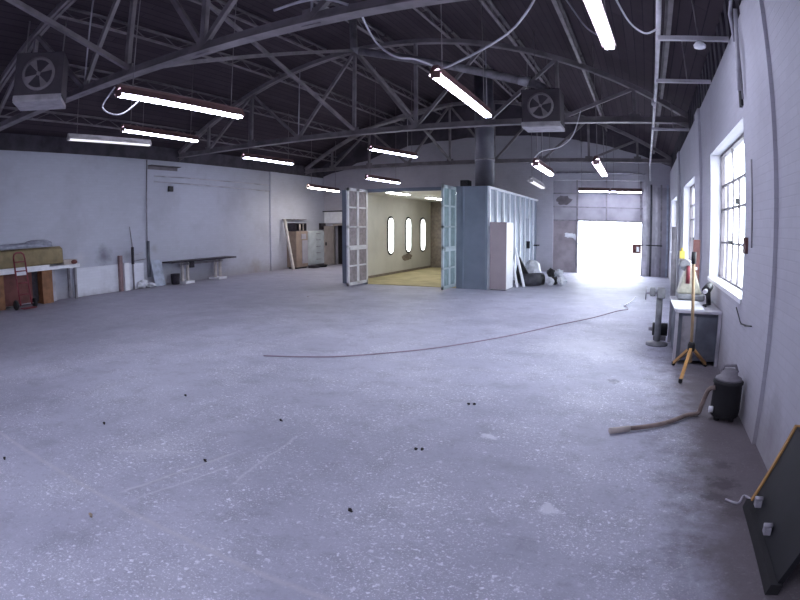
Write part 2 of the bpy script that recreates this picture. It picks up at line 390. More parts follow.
w = MB(); w.prism([(XL-T, YF-T, 0), (XR+T, YF-T, 0)] + [(x, YF-T, arch(x)+.5) for x in reversed(xs)], (0, T, 0))
struct(w, 'wall_front', M['wl'], 'white painted brick wall behind the viewer', 'wall')
# vaulted roof deck
w = MB(); n = 40; vs = []; fs = []
for i in range(n+1):
    x = XL-T + (XR-XL+2*T)*i/n; z = arch(x)+.33
    vs += [(x, YF-T, z), (x, YB+T, z), (x, YB+T, z+.12), (x, YF-T, z+.12)]
for i in range(n):
    a = 4*i; b = a+4
    fs += [(a, a+1, b+1, b), (a+2, a+3, b+3, b+2), (a+1, a+2, b+2, b+1), (a+3, a, b, b+3)]
fs += [(0,3,2,1), (4*n, 4*n+1, 4*n+2, 4*n+3)]
w._add(vs, fs)
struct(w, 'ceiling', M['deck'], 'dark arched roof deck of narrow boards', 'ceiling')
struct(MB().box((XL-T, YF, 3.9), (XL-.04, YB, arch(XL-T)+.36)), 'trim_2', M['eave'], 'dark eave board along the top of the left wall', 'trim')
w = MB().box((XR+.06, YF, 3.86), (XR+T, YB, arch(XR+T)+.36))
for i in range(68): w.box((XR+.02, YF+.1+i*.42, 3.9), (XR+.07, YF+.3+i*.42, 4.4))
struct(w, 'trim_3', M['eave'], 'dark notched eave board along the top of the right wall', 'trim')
struct(MB().box((XL, 8.2, 0), (XL+.12, 10.75, .78)), 'trim_4', M['ledge'], 'low whitewashed masonry ledge at the foot of the left wall', 'trim', bevel=.015)
# pilaster and conduit-like ridge of the left wall
struct(MB().box((XL, 17.2, 0), (XL+.05, 17.7, 3.9)), 'trim_5', M['wl'], 'shallow brick pier on the left wall before the corner cabinets', 'trim')
# passage behind the small doorway
w = MB(); w.box((DX0-.1, YB+T+1.6, -.05), (DX1+.1, YB+T+1.7, 2.0)); w.box((DX0-.15, YB+T, -.05), (DX0-.05, YB+T+1.7, 2.0)); w.box((DX1+.05, YB+T, -.05), (DX1+.15, YB+T+1.7, 2.0))
w.box((DX0-.15, YB+T, 1.9), (DX1+.15, YB+T+1.7, 2.0)); w.box((DX0-.15, YB+T, -.1), (DX1+.15, YB+T+1.7, -.02))
struct(w, 'wall_passage', M['dark_room'], 'dark passage seen through the small rear doorway', 'wall')
struct(MB().box((-30, YB+T, -.25), (30, 70, -.04)).box((XR+T, -10, -.25), (30, YB+T, -.04)), 'ground', M['yard'], 'pale concrete yard outside the open bay door', 'ground')

# windows
for i, (a, b, z0, z1) in enumerate(WIN):
    nm = ('near', 'middle', 'far')[i]
    gx = XR+.2; f = .035
    fr = MB()
    fr.box((gx-.03, a, z0), (gx+.03, a+f, z1)).box((gx-.03, b-f, z0), (gx+.03, b, z1)).box((gx-.03, a, z0), (gx+.03, b, z0+f)).box((gx-.03, a, z1-f), (gx+.03, b, z1))
    o = struct(fr, 'window_%d' % (i+1), M['steel_dark'], '%s tall steel window in the right wall' % nm, 'window')
    mu = MB()
    zs = [z0 + (z1-z0)*t for t in (.29, .55, .74)]
    for z in zs: mu.box((gx-.02, a, z-.014), (gx+.02, b, z+.014))
    nv = 6
    for k in range(1, nv):
        yy = a + (b-a)*k/nv
        mu.box((gx-.015, yy-.011, z0), (gx+.015, yy+.011, zs[2] if k % 2 else z1))
    mu.build('muntin', M['steel_dark'], o)
    MB().box((gx+.018, a+.01, z0+.01), (gx+.024, b-.01, z1-.01)).build('pane', M['glass'], o)
    MB().box((gx-.06, a+1.35, zs[1]+.02), (gx-.02, a+1.45, zs[1]+.09)).box((gx-.05, a+1.9, zs[0]-.01), (gx-.02, a+2.05, zs[0]+.04)).build('latch', M['black'], o)
    s = MB().box((XR-.02, a-.02, z0-.04), (XR+.2, b+.02, z0+.012)); s.build('sill', M['white_enamel'], o)

# bay door
o = MB(); th = .05; yb = YB+.1
nx = 4; rows = [(1.99, 2.5), (2.5, 3.02), (3.02, BZ)]
for z0, z1 in rows: o.box((BX0, yb, z0+.006), (BX1, yb+th, z1-.006))
D1 = struct(o, 'door_1', M['doorsheet'], 'sectional bay door with a bright open doorway at lower right', 'door')
d = MB()
for z0, z1 in rows: d.box((BX0, yb-.03, z0-.02), (BX1, yb, z0+.025))
for x in (-2.43, -1.3, .02): d.box((x-.03, yb-.03, 1.99), (x+.03, yb, BZ))
d.build('stile', M['dust_grey'], D1)
MB().box((BX0, yb, 0), (-2.43, yb+th, 1.985)).build('infill_panel', M['plywood'], D1)
MB().box((-2.47, yb-.04, 0), (-2.39, yb+.08, 2.0)).box((.06, yb-.04, 0), (.13, yb+.08, 2.0)).box((-2.47, yb-.04, 1.97), (.13, yb+.08, 2.04)).build('frame', M['dust_grey'], D1)
MB().box((-2.39, yb-.05, 0), (.06, yb+.1, .02)).build('threshold', M['steel_pale'], D1)
s = MB()
s.blob((-2.95, yb-.0, 2.75), (.28, .012, .16), jit=.3); s.build('smear', M['steel_dark'], D1)
s = MB(); s.blob((-2.72, yb, 1.42), (.2, .01, .08), jit=.4).blob((-2.5, yb, 1.36), (.08, .01, .12), jit=.4); s.build('paint_mark', M['white_enamel'], D1)
w = MB().tube([(BX0-.05, YB-.06, 3.80), (BX1+.1, YB-.06, 3.80)], .035)
for x in (BX0+.1, -1.7, BX1): w.box((x-.03, YB-.1, 3.74), (x+.03, YB, 3.86))
single(w, 'torsion_shaft', M['steel_pale'], 'pale steel torsion shaft across the top of the bay door', 'shaft', (-1.6, YB-.06, 3.76))
# metal siding strips beside the bay door
w = MB().box((BX1+.08, YB-.03, 0), (XR, YB, 3.3))
t6 = struct(w, 'trim_6', M['corr'], 'vertical ribbed metal siding between bay door and right wall', 'trim')
for x, mt in ((.26,'steel_pale'), (.42,'charcoal'), (.62,'steel_pale'), (.8,'dust_grey'), (1.04,'pale_blue')): MB().box((x-.035, YB-.09, 0), (x+.035, YB-.03, 3.4)).build('batten', M[mt], t6)
t = thing('door_track', 'vertical steel track rising at the right edge of the bay door', 'track', (.18, YB-.14, 0))
MB().box((.12, YB-.2, 0), (.15, YB-.09, 3.75)).box((.15, YB-.2, 0), (.24, YB-.17, 3.75)).build('channel', M['steel_pale'], t)
for z in (.4, 1.5, 2.6, 3.5): MB().box((.15, YB-.17, z), (.24, YB-.03, z+.06)).build('bracket', M['dust_grey'], t)
t = thing('warning_box', 'small red box with a white patch at right of the bright doorway', 'box', (-.12, YB-.2, .84))
MB().box((-.28, YB-.2, .84), (.05, YB-.12, 1.18)).build('case', M['brick_red'], t, bevel=.01)
MB().box((-.12, YB-.215, .9), (-.02, YB-.2, 1.08)).build('patch', M['paper'], t)
MB().box((-.02, YB-.14, 1.13), (.85, YB-.1, 1.17)).build('arm', M['black'], t)
# small rear doorway
D2 = struct(MB().box((DX0-.07, YB-.02, 0), (DX0, YB+.1, DZ+.07)).box((DX1, YB-.02, 0), (DX1+.07, YB+.1, DZ+.07)).box((DX0, YB-.02, DZ), (DX1, YB+.1, DZ+.07)), 'door_2', M['door_tan'], 'narrow rear doorway into a dark passage beside the booth', 'door')
MB().box((DX0-.06, YB-.78, .02), (DX0-.02, YB-.03, DZ-.02)).build('door_leaf', M['door_tan'], D2)
MB().box((DX0-.02, YB-.73, .88), (DX0+.03, YB-.69, 1.02)).build('handle', M['black'], D2)
single(MB().box((XL+.05, YB-.08, 1.86), (-12.25, YB-.03, 2.36)), 'notice_board', M['white_enamel'], 'blank whitish board fixed above the small rear doorway', 'board', (-12.9, YB-.05, 1.86))
single(MB().box((XL+.0, YB-.14, 2.37), (-12.6, YB-.02, 2.41)), 'wall_bracket', M['black'], 'thin dark bracket on the wall over the blank white board', 'bracket', (-13, YB-.08, 2.37))
single(MB().box((XL-.0, 20.75, 1.58), (XL+.14, 21.1, 1.86)), 'junction_box', M['wood_dark'], 'dark square box on the wall left of the small doorway', 'box', (XL+.06, 20.9, 1.58), bevel=.01)

# ------------------------------------------------------------------ trusses
ZC = 4.05
NODES = [-12.21, -10.46, -8.77, -7.02, -5.29, -3.5, -1.82, -.09]
def truss(Y, label, nodes):
    t = thing('roof_truss', label, 'truss', (CX, Y, ZC), group='bowstring roof trusses')
    m = M['steel']
    xs = [XL+.03 + (XR-XL-.06)*i/28 for i in range(29)]
    tc = MB(); zt = lambda x: arch(x)
    for s in (-.05, .05):
        pts = [(x, Y+s, zt(x)) for x in xs]
        for a, b in zip(pts, pts[1:]): tc.bar(a, b, .07, .11)
    tc.build('top_chord', m, t)
    bc = MB()
    bc.box((XL+.02, Y-.1, ZC-.01), (XR-.02, Y+.1, ZC+.012)); bc.box((XL+.02, Y-.03, ZC), (XR-.02, Y-.012, ZC+.13)); bc.box((XL+.02, Y+.012, ZC), (XR-.02, Y+.03, ZC+.13))
    bc.build('bottom_chord', m, t)
    for i, x in enumerate(nodes):
        if i in (2, 5): MB().tube([(x, Y, ZC+.02), (x, Y, zt(x))], .016).build('hanger_rod', M['steel_pale'], t)
        else: MB().bar((x, Y, ZC+.05), (x, Y, zt(x)), .08, .08, up=(0,1,0)).build('vertical', m, t)
    n = nodes
    for a, b in ((n[1], n[0]), (n[1], n[2]), (n[3], n[2]), (n[3], n[4]), (n[5], n[4]), (n[6], n[5]), (n[7], n[6])):
        MB().bar((a, Y, zt(a)-.03), (b, Y, ZC+.08), .075, .075).build('diagonal', m, t)
    for x in nodes[::1]:
        MB().box((x-.13, Y-.012, ZC-.02), (x+.13, Y+.012, ZC+.2)).build('gusset', m, t)
    for x, sgn in ((XL, 1), (XR, -1)):
        MB().prism([(x+.0*sgn, Y-.011, ZC-.12), (x+sgn*.6, Y-.011, ZC+.1), (x, Y-.011, arch(x)+.05)], (0, .022, 0)).build('end_plate', m, t)
    return t
YA, YBt, YC = 5.15, 12.4, 19.7
truss(YA, 'nearest bowstring roof truss, crossing the upper left corner overhead', [-12.2, -10.2, -8.15, -6.92, -5.25, -3.5, -1.82, -.09])
truss(YBt, 'middle bowstring roof truss, its whole web in view', NODES)
truss(YC, 'farthest bowstring roof truss, just in front of the end wall', NODES)

def joist(x, y0, y1, label):
    z = arch(x) + .04; t = thing('bar_joist', label, 'joist', (x, y0, z), group='open web roof joists')
    m = M['steel_dark']
    MB().box((x-.035, y0, z+.2), (x+.035, y1, z+.245)).build('top_chord', m, t)
    MB().box((x-.032, y0+.05, z-.02), (x+.032, y1-.05, z+.018)).build('bottom_chord', M['steel'], t)
    l = MB(); n = int((y1-y0)/.45); 
    for i in range(n):
        a = y0+.05 + (y1-y0-.1)*i/n; b = y0+.05 + (y1-y0-.1)*(i+1)/n
        p, q = ((x, a, z), (x, b, z+.22)) if i % 2 else ((x, a, z+.22), (x, b, z))
        l.tube([p, q], .011, 5)
    l.build('lacing', m, t)
ORD = ['first', 'second', 'third', 'fourth', 'fifth', 'sixth', 'seventh', 'eighth', 'ninth', 'tenth']
JX = [.52, -1.25, -2.72, -4.35, -6.15, -7.9, -9.6, -11.3, -12.9]
for (y0, y1, nm) in ((YA, YBt, 'between the nearest and middle trusses'), (YBt, YC, 'between the middle and farthest trusses'), (YC, YB, 'between the farthest truss and end wall')):
    for i, x in enumerate(JX): joist(x, y0+.06, y1-(.06 if y1 < YB else 0), '%s roof joist from the right wall, %s' % (ORD[i], nm))
# sway bracing along x = -7
def brace(p, q, label):
    t = MB().bar(p, q, .07, .07); single(t, 'sway_brace', M['steel'], label, 'brace', p, group='diagonal sway braces')
bx = -6.86
brace((bx, -2.0, 6.25), (bx, YA-.03, ZC+.13), 'sway brace rising toward the viewer from the nearest truss')
brace((bx, YA+.12, ZC+.13), (bx, YBt-.12, arch(bx)-.06), 'sway brace from nearest truss foot to middle truss top')
brace((bx-.12, YA+.12, arch(bx)-.06), (bx-.12, YBt-.12, ZC+.13), 'long sway brace from nearest truss top down to middle truss foot')
brace((bx, YBt+.12, ZC+.13), (bx, YC-.12, arch(bx)-.06), 'sway brace from middle truss foot to farthest truss top')
brace((bx-.12, YBt+.12, arch(bx)-.06), (bx-.12, YC-.12, ZC+.13), 'sway brace from middle truss top down to farthest truss foot')

single(MB().box((XL, 11.05, 3.70), (XL+.2, 12.3, 3.72)).box((XL, 11.05, 3.6), (XL+.02, 12.3, 3.72)), 'bearing_angle', M['steel_dark'], 'dark steel angle on the left wall under the middle truss end', 'bracket', (XL+.1, 11.7, 3.6))
# pale pipe run beside the right wall with its hangers
t = thing('pipe_run', 'pale pipe running overhead along the right wall, on cross struts', 'pipe', (.3, 12, 3.9))
MB().tube([(.28, 4.6, 3.92), (.3, 9.8, 3.92), (.3, 9.9, 3.92), (.34, 19.3, 3.92), (.34, 19.4, 3.9), (.34, 19.4, 3.4)], .03, 10).build('pipe', M['pipe_pale'], t)
MB().tube([(.28, 9.7, 3.92), (.28, 10.0, 3.92)], .042, 10).build('coupling', M['steel_pale'], t)
for yy in (6.3, 8.2, 12.2): 
    s = MB().box((.28, yy-.03, 3.84), (1.11, yy+.03, 3.89)).build('strut', M['pipe_pale'], t)
    MB().tube([(.75, yy, 3.88), (.72, yy, arch(.72)+.1)], .01, 6).build('rod', M['steel'], t)
t = thing('strut_lamp', 'small round white lamp under the nearer pipe strut', 'lamp', (.76, 6.3, 3.75))
MB().lathe([(.02, .08), (.05, .06), (.075, .03), (.07, 0), (.02, -.01)], (.76, 6.3, 3.755), n=14).build('lamp_shade', M['white_enamel'], t)
# crossed pipes high in the corner of the right wall
t = thing('wall_conduit', 'tangle of pale conduits high on the near right wall', 'conduit', (1.06, 5.2, 3.3))
MB().tube([(1.05, 5.35, 3.86), (1.05, 5.6, 3.3), (1.06, 5.66, 3.1)], .022, 8).build('conduit', M['steel_pale'], t)
MB().tube([(.98, 5.0, 3.92), (1.02, 5.55, 3.88), (1.05, 5.6, 3.6)], .018, 8).build('conduit', M['steel_pale'], t)
MB().tube([(1.08, 5.6, 3.85), (1.08, 5.6, 3.0)], .012, 8).build('conduit', M['dust_grey'], t)
single(MB().box((1.095, 5.78, 2.98), (1.12, 5.9, 3.2)), 'wall_vent', M['black'], 'small dark vent slot above the near window', 'vent', (1.1, 5.84, 2.98))
single(MB().tube([(1.1, 6.05, .9), (1.09, 5.66, .79), (1.09, 5.36, .82), (1.055, 5.28, .83), (1.055, 4.95, .88)], .007, 6), 'bent_conduit', M['black'], 'thin black bent wire on the wall below the near window', 'wire', (1.09, 5.66, .79))
single(MB().tube([(1.062, 5.2, 1.55), (1.062, 5.22, 2.35)], .009, 6), 'wall_cable', M['dust_grey'], 'thin grey cable down the pier beside the near window', 'cable', (1.062, 5.2, 1.55))
single(MB().box((1.09, 5.66, 1.48), (1.12, 5.8, 1.64)), 'switch_box', M['brick_red'], 'small faded box beside the near window frame', 'box', (1.1, 5.7, 1.48))

# ------------------------------------------------------------------ fluorescent fixtures
def fixture(p, q, z, label, mat='tube', housing='fixture_red', wide=.085):
    p = Vector((p[0], p[1], z)); q = Vector((q[0], q[1], z)); L = (q-p).length; c = (p+q)/2
    a = math.atan2(q.y-p.y, q.x-p.x)
    t = thing('ceiling_light', label, 'light', tuple(c), (0, 0, a), group='hanging fluorescent lights')
    h = L/2
    MB().prism([(-h, -wide, .0), (-h, -.05, .09), (-h, .05, .09), (-h, wide, .0), (-h, wide, .012), (-h, .045, .1), (-h, -.045, .1), (-h, -wide, .012)], (2*h, 0, 0)).build('reflector', M[housing], t, world=False)
    MB().box((-h, -.04, .085), (h, .04, .13)).build('ballast_box', M[housing], t, world=False)
    for s in (-1, 1):
        tb = MB().tube([(-h+.03, s*.031, .0), (h-.03, s*.031, .0)], .032, 10).build('tube', M[mat], t, world=False)
        for e in (-h, h-.03): MB().box((e, s*.031-.03, -.03), (e+.03, s*.031+.03, .06)).build('lamp_holder', M[housing], tb, world=False)
    for s in (-1, 1):
        top = arch(c.x) - z + .05
        MB().tube([(s*h*.8, 0, .12), (s*h*.8, 0, top)], .007, 5).build('hanging_chain', M['steel'], t, world=False)
    return t
fixture((-6.07,4.38), (-6.0,6.84), 3.5, 'lit twin tube light under the nearest truss, largest at left')
fixture((-9.94,7.34), (-10.06,9.8), 3.9, 'lit light just below the largest left one, nearer the left wall')
fixture((-11.51,6.88), (-11.27,9.25), 3.9, 'dim unlit light close to the left wall eave', 'tube_dim', 'fixture')
fixture((-10.85,12.48), (-10.84,15.0), 3.8, 'lit light by the left wall over the long dark table')
fixture((-7.38,13.95), (-6.92,16.2), 3.9, 'lit light high above the booth entrance, upper of two')
fixture((-8.81,16.4), (-8.73,18.8), 3.315, 'lit light just above the booth roof, lower of two')
fixture((-11.45,16.8), (-11.85,19.6), 3.15, 'lit light left of the booth door, near the corner cabinets', 'tube_warm')
fixture((-2.36,6.12), (-2.45,8.75), 3.5, 'lit light in the middle hung on two curving cords')
fixture((-.42,4.25), (-.31,6.74), 3.9, 'lit light nearest the viewer at the top, cut by the picture edge')
fixture((-2.02,10.6), (-2.04,12.6), 2.89, 'lit light toward the bay door, left of the far pair')
fixture((-.82,10.35), (-.82,12.7), 2.89, 'lit light toward the bay door, right of the far pair')
fixture((-2.29,20.45), (-1.12,20.45), 3.06, 'left half of the lit strip across the bay door')
fixture((-1.1,20.45), (.06,20.45), 3.06, 'right half of the lit strip across the bay door')
fixture((-3.0,15.0), (-3.12,17.6), 2.95, 'dim light beside the ribbed booth wall', 'tube_dim', 'fixture')

fixture((-0.45,-1.5), (-0.45,0.9500000000000002), 3.9, 'added fill light over the viewer in the right row')  # unseen fixtures from here on, added to brighten the near floor
fixture((-0.45,-5.2), (-0.45,-2.75), 3.9, 'added fill light farther behind the viewer in the right row')
fixture((-3.2,-1.5), (-3.2,0.9500000000000002), 3.9, 'added fill light over the viewer in the middle row')
fixture((-3.2,-5.2), (-3.2,-2.75), 3.9, 'added fill light farther behind the viewer in the middle row')
fixture((-5.6,-1.5), (-5.6,0.9500000000000002), 3.9, 'added fill light over the viewer in the fourth row')
fixture((-5.6,-5.2), (-5.6,-2.75), 3.9, 'added fill light farther behind the viewer in the fourth row')
fixture((-8.2,-1.5), (-8.2,0.9500000000000002), 3.9, 'added fill light over the viewer in the left row')
fixture((-8.2,-5.2), (-8.2,-2.75), 3.9, 'added fill light farther behind the viewer in the left row')

def cord(name, pts, r, label, mat='cord'):
    return single(MB().tube(smooth_path(pts), r, 6), name, M[mat], label, 'cord', pts[0], group='light cords')
cord('power_cord', [(-2.9,5.2,4.12), (-3.06,5.9,3.98), (-2.72,5.75,3.68), (-2.55,5.95,3.68), (-2.38,6.15,3.62)], .014, 'pale cord from the nearest truss to the middle light')
cord('power_cord', [(-2.36,6.25,3.62), (-2.15,6.1,3.6), (-1.6,5.9,3.74), (-1.25,5.9,4.0), (-.95,5.85,4.5), (-.8,5.7,5.3)], .014, 'pale cord rising right from the middle light to the roof')
cord('power_cord', [(-.32,6.6,4.0), (-.42,6.85,4.1), (-.62,7.0,4.3), (-.85,7.2,4.75), (-1.2,7.3,5.4)], .011, 'grey cord leading left from the nearest light')
cord('power_cord', [(-.2,5.6,4.2), (-.05,6.0,3.98), (.12,6.05,3.84), (.26,6.1,3.9)], .013, 'grey cord looping from nearest light to the pale pipe')
cord('power_cord', [(-2.0,10.4,3.0), (-1.9,10.6,3.15), (-1.55,10.7,3.25), (-1.3,10.8,3.5), (-1.15,10.9,4.0)], .012, 'grey cord curving up from the far left light past the heater')
cord('power_cord', [(-6.1,4.35,3.6), (-6.3,4.3,3.35), (-6.15,4.5,3.25), (-5.95,4.7,3.45)], .01, 'loop of cord drooping under the near left light')
cord('power_cord', [(-3.9,4.95,4.25), (-3.5,4.95,4.27), (-3.2,4.98,4.24), (-2.98,5.1,4.16)], .018, 'pale cord lying along the nearest truss chord')

# ------------------------------------------------------------------ unit heaters, flue, exhaust stack
def heater(loc, rotz, label, s=1.):
    t = thing('unit_heater', label, 'heater', loc, (0, 0, rotz), group='hanging unit heaters')
    m = simple('heater_enamel', (.075,.062,.075), .65, var=.25, scale=4) if 'heater_enamel' not in M else M['heater_enamel']; M['heater_enamel'] = m
    w = .37*s; hh = .74*s; dp = .3*s
    c = MB()
    c.box((-w, -dp, .1), (w, dp, hh)); c.build('case', m, t, world=False, bevel=.015)
    MB().lathe([(.21*s, -.035), (.25*s, -.035), (.25*s, .0), (.21*s, .0), (.21*s, -.035)], (0, -dp, hh*.55), axis='y', n=28, caps=False).build('fan_ring', M['steel'], t, world=False)
    MB().lathe([(.205*s, -.004), (.205*s, -.001)], (0, -dp, hh*.55), axis='y', n=28).build('fan_opening', M['fan_dark'], t, world=False)
    f = MB()
    for k in range(4):
        a = k*PI/2+.5; cx, cz = .11*s*math.cos(a), hh*.55+.11*s*math.sin(a)
        f.prism([(cx + .1*s*math.cos(a) + .06*math.sin(a), -dp-.02, cz + .1*s*math.sin(a) - .06*math.cos(a)), (cx - .09*s*math.cos(a), -dp-.012, cz - .09*s*math.sin(a)),
                 (cx + .1*s*math.cos(a) - .06*math.sin(a), -dp-.006, cz + .1*s*math.sin(a) + .06*math.cos(a))], (0, -.004, 0))
    f.lathe([(.03, -.03), (.03, -.005)], (0, -dp, hh*.55), axis='y', n=12).build('fan_blades', M['steel'], t, world=False)
    l = MB()
    l.prism([(-w, -dp-.03, .02), (w, -dp-.03, .02), (w, -dp-.0, .1), (-w, -dp-.0, .1)], (0, .012, 0)); l.box((-w, -dp, .0), (w, dp, .06))
    l.build('drip_lip', M['fixture'], t, world=False)
    for sx in (-1, 1):
        MB().tube([(sx*w*.8, 0, hh), (sx*w*.8, 0, 1.35)], .012, 6).build('hanger_rod', M['steel'], t, world=False)
    return t
heater((-1.83, 10.5, 3.56), .0, 'dark unit heater with round fan opening hung right of centre')
heater((-7.6, 4.0, 3.6), .9, 'dark unit heater in the shadowy upper left corner', 1.0)
t = thing('heater_flue', 'long sheet metal flue sloping from the heater up to the roof ridge', 'pipe', (-1.9, 10.55, 4.35))
MB().tube([(-1.8, 10.62, 4.31), (-1.84, 10.62, 4.43), (-2.0, 10.6, 4.5), (-3.94, 10.55, 5.07), (-5.85, 10.55, 5.62)], .085, 14).build('pipe', M['steel_pale' if False else 'dust_grey'], t)
MB().tube([(-2.1, 10.55, 4.53), (-2.3, 10.55, 4.59)], .1, 14).build('collar', M['steel_pale'], t)
MB().tube([(-5.85, 10.55, 5.62), (-6.0, 10.55, 5.72), (-6.05, 10.55, arch(-6.05)+.4)], .085, 14).build('elbow', M['dust_grey'], t)

# ------------------------------------------------------------------ paint booth
PX0, PX1, PY0, PY1, PZ = -8.42, -4.0, 14.14, 21.15, 2.76
OX0, OX1, OZ = -7.6, -4.86, 2.66
B = thing('paint_booth', 'large sheet metal paint booth with open double doors', 'booth', (-6.2, 17.6, 0))
MB().box((OX1, PY0, 0), (PX1, PY0+.06, PZ)).build('front_panel', M['booth_out'], B)
MB().box((-4.68, PY0-.02, 0), (-4.64, PY0, PZ)).box((PX1-.05, PY0-.02, 0), (PX1+.01, PY0, PZ)).build('front_flange', M['booth_side'], B)
MB().box((PX0, PY0, 0), (OX0, PY0+.06, PZ)).build('front_panel', M['booth_out'], B)
MB().box((OX0, PY0, OZ), (OX1, PY0+.06, PZ)).build('header', M['booth_out'], B)
MB().box((PX1-.05, PY0+.06, 0), (PX1, PY1, PZ)).build('side_wall', M['booth_side'], B)
k = 0; yy = PY0+.1
while yy < PY1-.1:
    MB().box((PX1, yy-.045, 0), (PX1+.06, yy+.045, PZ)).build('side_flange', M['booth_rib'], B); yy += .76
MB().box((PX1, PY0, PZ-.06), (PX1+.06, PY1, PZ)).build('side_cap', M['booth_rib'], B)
dr = MB().box((PX1+.005, 19.0, .05), (PX1+.05, 19.62, 2.0)).build('side_door', M['booth_out'], B)
MB().box((PX1+.05, 19.05, .95), (PX1+.16, 19.11, 1.2)).build('handle', M['black'], dr)
MB().box((PX1, 20.3, 1.0), (PX1+.2, 20.75, 1.05)).build('rail', M['black'], B)
MB().box((PX0, PY0+.06, 0), (PX0+.06, PY1, PZ)).build('lining_wall', M['booth_in'], B)
MB().box((PX1-.06, PY0+.06, 0.02), (PX1-.05, PY1, PZ-.06)).build('lining_wall', M['booth_in'], B)
MB().box((PX0+.06, PY1-.07, 0), (PX1-.06, PY1-.02, PZ-.06)).build('exhaust_wall', M['booth_end'], B)
MB().box((PX0, PY0+.06, PZ-.06), (PX1, PY1, PZ)).build('booth_ceiling', M['booth_in'], B)
MB().box((PX0+.06, PY0+.05, .0), (PX1-.06, PY1-.07, .012)).build('booth_floor', M['booth_floor'], B)
MB().box((PX0+.06, PY0+.1, .012), (PX0+.09, PY1-.1, .09)).build('skirting', M['booth_end'], B)
for yw in (17.3, 18.8, 20.2):
    def stadium(x, y0, y1, z0, z1, r, n=8):
        pts = []
        for k in range(n+1): a = PI*k/n; pts.append((x, (y0+y1)/2 + r*math.cos(a), z1-r + r*math.sin(a)))
        for k in range(n+1): a = PI + PI*k/n; pts.append((x, (y0+y1)/2 + r*math.cos(a), z0+r + r*math.sin(a)))
        return pts
    g = MB().prism(stadium(PX0+.06, yw-.27, yw+.27, .68, 2.04, .265), (.025, 0, 0)).build('window_gasket', M['gasket'], B)
    MB().prism(stadium(PX0+.085, yw-.2, yw+.2, .75, 1.97, .195), (.012, 0, 0)).build('lit_pane', M['pane_lit'], g)
s = MB().blob((PX0+.06, 18.75, .55), (.006, .45, .12), jit=.3); s.build('smudge', M['booth_end'], B)
for (x, y0, y1) in ((-6.95, 14.3, 15.6), (-7.0, 17.4, 18.8), (-5.2, 14.8, 16.6)):
    l = MB().box((x-.12, y0, PZ-.1), (x+.12, y1, PZ-.06)).build('booth_light', M['fixture'], B)
    MB().box((x-.1, y0+.02, PZ-.125), (x+.1, y1-.02, PZ-.1)).build('diffuser', M['tube_booth'], l)
def leaf(x, y0, y1, fm, pm, label, hx):
    """a filter door standing open at right angles to the booth front"""
    z0, z1 = .06, 2.74; w = .085; t = .025
    f = MB()
    f.box((x-t, y0, z0), (x+t, y0+w, z1)).box((x-t, y1-w, z0), (x+t, y1, z1))
    f.box((x-t, y0, z0), (x+t, y1, z0+w)).box((x-t, y0, z1-w), (x+t, y1, z1))
    ym = (y0+y1)/2; zs = [z0 + (z1-z0)*k/5 for k in range(6)]
    f.box((x-t, ym-.06, z0), (x+t, ym+.06, z1))
    for z in zs[1:-1]: f.box((x-t, y0, z-.022), (x+t, y1, z+.022))
    d = f.build('door_leaf', fm, B); d['label'] = label
    for k in range(5):
        for a, b in ((y0+w, ym-.06), (ym+.06, y1-w)):
            MB().box((x-.012, a, zs[k]+.022), (x+.012, b, zs[k+1]-.022)).build('filter_panel', pm, d)
    MB().box((x+hx*t, y0+.12, zs[2]-.1+.0), (x+hx*(t+.02), y1-.12, zs[2]-.02)).build('latch_bar', fm, d)
    for z in (.35, 1.4, 2.4): MB().tube([(x, y1+.01, z), (x, y1+.01, z+.12)], .02, 8).build('hinge', M['steel_pale'], d)
leaf(-7.57, 12.97, 14.12, M['white_enamel'], M['filter'], 'white framed filter door leaf swung open at left', 1)
leaf(-4.88, 13.1, 14.12, M['frame_teal'], M['filter_teal'], 'grey-green filter door leaf swung open at right', 1)
t = thing('exhaust_stack', 'round dark exhaust stack rising from the booth roof', 'duct', (-4.6, 16, PZ))
MB().lathe([(.29, 0), (.29, arch(-4.6)-PZ+.26)], (-4.6, 16, PZ+.005), n=24).build('duct', simple('stack_steel', (.15,.145,.18), .45, .3, var=.3, scale=2), t)
MB().lathe([(.36, 0), (.36, .05), (.3, .06), (.3, .0)], (-4.6, 16, PZ+.005), n=24, caps=False).build('flange', M['steel'], t)
for z in (.9, 1.9): MB().lathe([(.305, 0), (.305, .06)], (-4.6, 16, PZ+z), n=24).build('band', M['dust_grey'], t)
single(MB().box((-5.25, 15.6, PZ), (-4.98, 15.9, PZ+.3)).lathe([(.1, -.06), (.1, 0)], (-5.1, 15.6, PZ+.16), axis='y', n=14), 'fan_motor', M['black'], 'small dark motor on the booth roof beside the stack', 'motor', (-5.1, 15.75, PZ), bevel=.02)

# ------------------------------------------------------------------ things by the booth side wall
t = thing('tall_cabinet', 'tall white cabinet, shade painted into its front, standing at the booth corner', 'cabinet', (-3.68, 14.6, 0))
MB().box((-3.92, 14.16, .02), (-3.47, 14.95, 1.8)).build('body', M['cabinet_white'], t, bevel=.008)
MB().box((-3.92, 14.13, .03), (-3.47, 14.158, 1.8)).build('door', M['cabinet_shaded'], t)
MB().box((-3.9, 14.18, 0), (-3.49, 14.93, .03)).build('plinth', M['black'], t)
MB().box((-3.47, 14.6, 1.0), (-3.46, 14.68, 1.03)).build('tape_mark', M['card'], t)
single(MB().bar((-3.36, 15.05, .012), (-3.60, 15.05, 1.12), .05, .12, up=(0,1,0)), 'white_plank', M['paper'], 'white plank leaning by the tall cabinet, nearer of two', 'plank', (-3.36, 15.05, 0), group='leaning white planks')
single(MB().bar((-3.2, 15.2, .012), (-3.47, 15.2, 1.1), .05, .12, up=(0,1,0)), 'white_plank', M['paper'], 'white plank leaning by the tall cabinet, farther of two', 'plank', (-3.2, 15.2, 0), group='leaning white planks')
